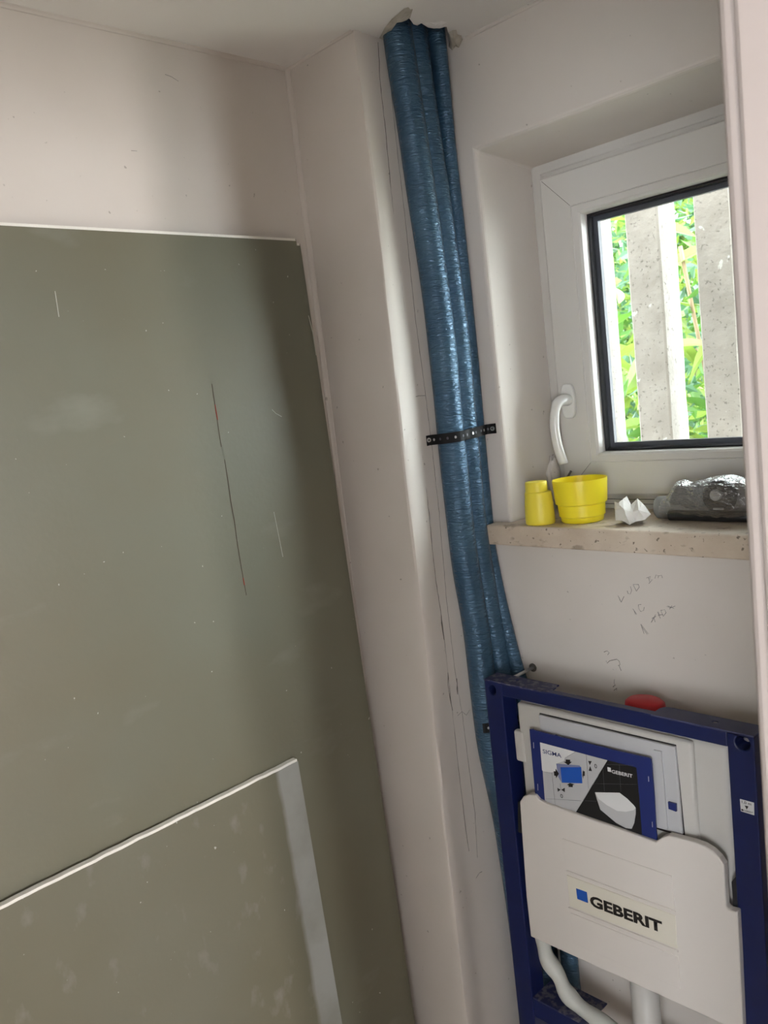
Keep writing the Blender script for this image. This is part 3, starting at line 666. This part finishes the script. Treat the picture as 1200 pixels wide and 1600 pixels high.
# ------------------------------------------------------------------ things on the sill
c = at(842, 820.5, 2, ZS); cx, cy = -.9325, 1.268
cap = thing('bottle_cap', (cx, cy, ZS), 'smaller yellow plastic cap with stepped top at the left end of the sill', 'cap')
bm = bmesh.new()
sh = lambda z: (-.0028 if z > .0608 else 0, 0)
lathe(bm, [(0, 0), (.0270, 0), (.0280, .0015), (.0282, .012), (.0272, .035), (.0255, .0575), (.0245, .0600), (.0215, .0612), (.0212, .063), (.0208, .077), (.0198, .0787), (0, .079)], (cx, cy, ZS), 40, 1, .92, sh)
obj('cap_shell', bm, M_yellow2, cap, True)
bx, by = -.8675, 1.309
cup = thing('cup', (bx, by, ZS), 'larger open yellow plastic cup with stepped base on the sill', 'cup')
bm = bmesh.new()
lathe(bm, [(0, 0), (.0370, 0), (.0383, .0015), (.0393, .0100), (.0418, .0112), (.0430, .0325), (.0466, .0345), (.0470, .0365), (.0497, .0770), (.0497, .0780), (.0487, .0780), (.0455, .037), (.041, .034), (.038, .004), (0, .004)], (bx, by, ZS), 56)
o = obj('cup_shell', bm, M_yellow, cup, False)
for p in o.data.polygons: p.use_smooth = True
md = o.modifiers.new('es', 'EDGE_SPLIT'); md.split_angle = math.radians(35)
o = cap.children[0]; md = o.modifiers.new('es', 'EDGE_SPLIT'); md.split_angle = math.radians(38)
# tissue
tx, ty = -.766, 1.298
ti = thing('tissue', (tx, ty, ZS), 'crumpled white paper tissue between the yellow cup and the wrapped fitting', 'tissue')
T = dict(A=(960,784,1.295), B=(966,786,1.288), C=(973,780,1.300), D=(979,775,1.314), E=(985,789,1.300), F=(988,800,1.288), G=(996,779,1.308), H=(1004,786,1.302), I=(1017,803,1.296), J=(1008,812,1.287), K=(993,815,1.284), L=(984,820,1.277), M=(972,814,1.280), N=(962,813,1.290), O=(961,797,1.284), P=(975,796,1.274), Q=(998,797,1.278), R=(979,807,1.271))
bm = bmesh.new(); V = {}
for k, (a, b, y) in T.items():
    p = at(a, b, 1, y); p.z = max(p.z, ZS+.0008); V[k] = bm.verts.new(p)
V['X'] = bm.verts.new((tx+.004, ty+.022, ZS+.010)); V['Y'] = bm.verts.new((tx-.016, ty+.014, ZS+.004)); V['Z'] = bm.verts.new((tx+.024, ty+.014, ZS+.004))
for f in ('ABPO', 'BCP', 'CDEP', 'OPRM', 'OMN', 'PEF', 'PFR', 'RFK', 'RKLM', 'FQK', 'FGQ', 'EGF', 'GHQ', 'HIQ', 'IJQ', 'JKQ', 'NYA', 'AYX', 'AXB', 'BXC', 'CXD', 'DXE', 'EXG', 'GXH', 'HXZ', 'HZI', 'IZJ', 'ANO'):
    try: bm.faces.new([V[c] for c in f])
    except ValueError: pass
bmesh.ops.triangulate(bm, faces=bm.faces); bmesh.ops.subdivide_edges(bm, edges=bm.edges, cuts=2, use_grid_fill=True)
for v in bm.verts:
    q = v.co*260
    v.co += Vector((noise.noise(q), noise.noise(q+Vector((7, 3, 1))), noise.noise(q+Vector((1, 9, 4)))))*.0011; v.co.z = max(v.co.z, ZS+.0004)
obj('crumpled_sheet', bm, M_paper, ti)
# wrapped fitting
gy = 1.350; gx0 = -.7375
fi = thing('pipe_fitting', (-.68, gy, ZS), 'grey and black plastic fitting wrapped in clear film at the right of the sill', 'fitting')
bm = bmesh.new(); R0 = .0195
tube(bm, [(gx0, gy, ZS+R0), (gx0+.0015, gy, ZS+R0), (gx0+.022, gy, ZS+R0), (gx0+.023, gy, ZS+R0)], lambda t: R0 if .2 < t < .8 else R0-.0015, 28, ref=Vector((0, 0, 1)))
obj('collar', bm, M_greyp, fi, True)
ntube('body_tube', [(gx0+.0235, gy, ZS+.0185), (gx0+.05, gy, ZS+.0185), (gx0+.06, gy, ZS+.0165), (-.50, gy, ZS+.0165)], lambda t: .0185 if t < .5 else .0165, M_greyp, fi, 24, ref=Vector((0, 0, 1)))
ntube('black_rail', [(gx0+.032, gy-.0205, ZS+.0098), (-.50, gy-.0205, ZS+.0098)], .0090, M_blackp, fi, 18, ref=Vector((0, 0, 1)))
kx = at(1120, 770, 1, gy-.03).x
def hull_rows(bm, xs, xe, kz, kw, jit):
    rows = []; nx = 46
    for i in range(nx+1):
        x = xs+(xe-xs)*i/nx; u = x-gx0; row = []
        st = lambda a, b: max(0, min(1, (u-a)/(b-a)))**2*(3-2*max(0, min(1, (u-a)/(b-a))))
        h = .0385 + .0275*st(.022, .046) - .006*math.exp(-((u-.066)/.008)**2) + .008*math.exp(-((x-kx)/.026)**2)
        w = .0200 + .006*math.exp(-((x-kx)/.04)**2)
        for k in range(28):
            a = k*2*math.pi/28; q = 1+jit*noise.noise(Vector((x*90, math.cos(a)*2, math.sin(a)*2)))
            row.append(bm.verts.new((x, gy+kw*w*math.copysign(abs(math.cos(a))**.8, math.cos(a))*q, max(ZS+.0006, ZS+h/2+.0008+(h/2)*kz*math.sin(a)*q))))
        rows.append(row)
    for a, b in zip(rows, rows[1:]):
        for k in range(28): bm.faces.new((a[k], a[(k+1) % 28], b[(k+1) % 28], b[k]))
    return rows
bm = bmesh.new(); r_ = hull_rows(bm, gx0+.030, -.505, .90, .82, .03); bm.faces.new(r_[0][::-1]); bm.faces.new(r_[-1])
obj('valve_body', bm, M_greyv, fi, True)
wh = disc('valve_wheel', (kx, gy-.0265, ZS+.0425), .0285, (0, 1, 0), .030, M_blackp, fi, 32); bevel_mod(wh, .004, 3)
kn = disc('knob', (kx-.002, gy-.0335, ZS+.0465), .0092, (0, 1, 0), .009, M_greyk, fi, 24); bevel_mod(kn, .0012, 2)
nbox('knob_tab', kx-.009, kx+.009, gy-.0290, gy-.0245, ZS+.0215, ZS+.0250, M_greyk, fi, .001)
bm = bmesh.new(); hull_rows(bm, gx0+.018, -.500, 1.03, 1.62, .06)
obj('clear_film', bm, M_film, fi, True)
# dark scrap behind the cups, plaster smear at the reveal foot
bm = bmesh.new()
tube(bm, catmull([(-.935, 1.362, ZS+.003), (-.943, 1.366, ZS+.012), (-.937, 1.370, ZS+.022), (-.948, 1.367, ZS+.030), (-.939, 1.372, ZS+.04), (-.948, 1.376, ZS+.055), (-.935, 1.385, ZS+.082)], 5), .0022, 8)
tag(obj('wire_scrap', bm, M_crack, None, True), 'dark twisted wire scrap between the two yellow plastic pieces', 'wire')
bm = bmesh.new(); bmesh.ops.create_icosphere(bm, subdivisions=4, radius=1)
for v in bm.verts:
    d = 1+.35*noise.noise(v.co*1.7)+.2*noise.noise(v.co*4)
    v.co = Vector((-.997+v.co.x*.010*d, 1.415+v.co.y*.018*d, 1.455+v.co.z*.040*d))
obj('plaster_smear', bm, M_wall, wall_back, True)

# ------------------------------------------------------------------ outside: rendered posts and shrubs
def post(k):
    x0 = -.989+.158*k; w = .079; y0 = 1.75; d = .082
    bm = bmesh.new(); n = 40; rows = []
    for i in range(n+1):
        z = .15+2.75*i/n
        rows.append([bm.verts.new((x0+a*w+.0016*noise.noise(Vector((k*7+a, z*14, b))), y0+b*d+.0016*noise.noise(Vector((k*7+a, b+4, z*14))), z)) for a, b in ((0, .05), (.05, 0), (.5, 0), (.95, 0), (1, .05), (1, .95), (.95, 1), (.05, 1), (0, .95))])
    m_ = len(rows[0])
    for a, b in zip(rows, rows[1:]):
        for q in range(m_): bm.faces.new((a[q], a[(q+1) % m_], b[(q+1) % m_], b[q]))
    bm.faces.new(rows[0][::-1]); bm.faces.new(rows[-1])
    return obj('garden_post', bm, M_post)
names = {-1: 'white rendered post outside, leftmost through the window pane', -2: 'white rendered post outside just left of the pane, behind the sash', -3: 'white rendered post outside, farthest left, behind the window wall', 0: 'white rendered post outside, middle one seen through the pane', 1: 'white rendered post outside, rightmost through the pane beside the door frame'}
for k in range(-3, 2):
    o = post(k)
    tag(o, names.get(k, 'white rendered post outside, hidden behind the window frame or wall'), 'post', 'rendered posts outside the window')
struct(nbox('ground', -6, 4, 1.58, 8, -.1, .15, M_ground))
leafme = {}
def leaf_mesh(key, length, width, m):
    bm = bmesh.new(); n = 5; L_, R_, C_ = [], [], []
    for i in range(n+1):
        t = i/n; w = width*math.sin(math.pi*min(1, t*.93+.05))**.8*.5; z = -.25*length*t*t
        C_.append(bm.verts.new((0, t*length, z-.0))); L_.append(bm.verts.new((-w, t*length, z+w*.35))); R_.append(bm.verts.new((w, t*length, z+w*.35)))
    for i in range(n):
        bm.faces.new((L_[i], C_[i], C_[i+1], L_[i+1])); bm.faces.new((C_[i], R_[i], R_[i+1], C_[i+1]))
    me = bpy.data.meshes.new('leaf'); bm.to_mesh(me); bm.free(); me.materials.append(m); return me
def shrub(label, cx, cy, rx, ry, h, nstuff, nbig, mats, seed, blen=.11, bw=.042, fl=1):
    rnd = random.Random(seed)
    root = thing('shrub', (cx, cy, .15), label, 'shrub', 'shrubs outside the window')
    for i in range(7):
        a = rnd.uniform(0, 6.28); e = Vector((cx+rx*.7*math.cos(a), cy+ry*.7*math.sin(a), .15+h*rnd.uniform(.7, .95)))
        ntube('stem', catmull([(cx+.05*math.cos(a), cy+.05*math.sin(a), .14), (cx+rx*.3*math.cos(a+.5), cy+ry*.3*math.sin(a+.5), .15+h*.4), e], 5), .006, M_twig, root, 6)
    big = [leaf_mesh(i, blen*s, bw*s, m_) for i, (s, m_) in enumerate(((1, mats[0]), (.8, mats[1]), (1.25, mats[0])))]
    for i in range(nbig):
        o = bpy.data.objects.new('leaf', rnd.choice(big)); COL.objects.link(o); o.parent = root
        o.matrix_parent_inverse = Matrix.Translation(-PLOC[root.name])
        o.location = (cx+rnd.uniform(-rx, rx), cy-ry*rnd.uniform(.4, 1.05), .15+h*rnd.uniform(.28, 1))
        o.rotation_euler = (rnd.uniform(-.9, .9), rnd.uniform(-.8, .8), rnd.uniform(0, 6.28))
    for m_ in range(3):
        vs, fs = [], []
        for i in range(nstuff//3):
            while True:
                p = Vector((rnd.uniform(-1, 1), rnd.uniform(-1, 1), rnd.uniform(-1, 1)))
                if p.length < 1: break
            p = Vector((cx+p.x*rx, cy+p.y*ry, .15+h*.5+p.z*h*.5))
            d = Vector((rnd.uniform(-1, 1), rnd.uniform(-1, 1), rnd.uniform(-.9, .5))).normalized(); s = d.cross(Vector((rnd.uniform(-1, 1), rnd.uniform(-1, 1), rnd.uniform(-1, 1)))).normalized()
            l = rnd.uniform(.05, .1)*fl; w = l*.2; b = len(vs); nn = d.cross(s)
            vs += [p, p+d*l*.5+s*w+nn*w*.4, p+d*l, p+d*l*.5-s*w+nn*w*.4, p+d*l*.5]; fs += [(b, b+1, b+4), (b+1, b+2, b+4), (b+2, b+3, b+4), (b+3, b, b+4)]
        me = bpy.data.meshes.new('foliage'); me.from_pydata([tuple(v) for v in vs], [], fs)
        o = link('foliage', me, mats[m_ % len(mats)], root); o['kind'] = 'stuff'
shrub('bright green leafy shrub behind the gap between the left and middle posts', -1.90, 3.30, .60, .45, 2.3, 5200, 70, (M_leaf, M_leafd, M_leafy), 3)
shrub('yellow green large-leaved shrub behind the gap between the middle and right posts', -1.08, 2.45, .40, .32, 1.95, 2200, 80, (M_leafy, M_leaf, M_leafd), 5, .12, .045)
shrub('tall pale green bush farther behind the posts', -2.4, 5.0, 1.6, .8, 2.6, 14000, 40, (M_leafd, M_leaf, M_leafy), 9, fl=1.9)

# ------------------------------------------------------------------ the hall behind the camera, whose end windows light the room with an added side fill
M_hall = mat('hall_paint', (.58, .53, .49), .8)
struct(nbox('ceiling_hall', -.13, HALL_X+.3, -2.0, 1.58, 2.5, 2.6, M_hall))
struct(nbox('wall_hall_end', -.13, HALL_X+.3, 1.58, 1.7, 0, 2.5, M_hall)); 
bm = bmesh.new()
for a, b, c_, d in ((-1.5, HALL_X+.3, 0, .80), (-1.5, HALL_X+.3, 2.10, 2.6), (-1.5, .4, .80, 2.10), (1.9, HALL_X+.3, .80, 2.10)): box(bm, a, b, -2.15, -2.0, c_, d)  # opening left for the added side fill
struct(obj('wall_hall_side', bm, M_hall))
bm = bmesh.new()
x0, x1 = HALL_X, HALL_X+.2
for y0, y1, z0, z1 in ((-2, 1.58, 0, .85), (-2, 1.58, 1.95, 2.5), (-2, -.26, .85, 1.95), (.02, .27, .85, 1.95), (.55, 1.58, .85, 1.95)): box(bm, x0, x1, y0, y1, z0, z1)
struct(obj('wall_hall_window', bm, M_hall))
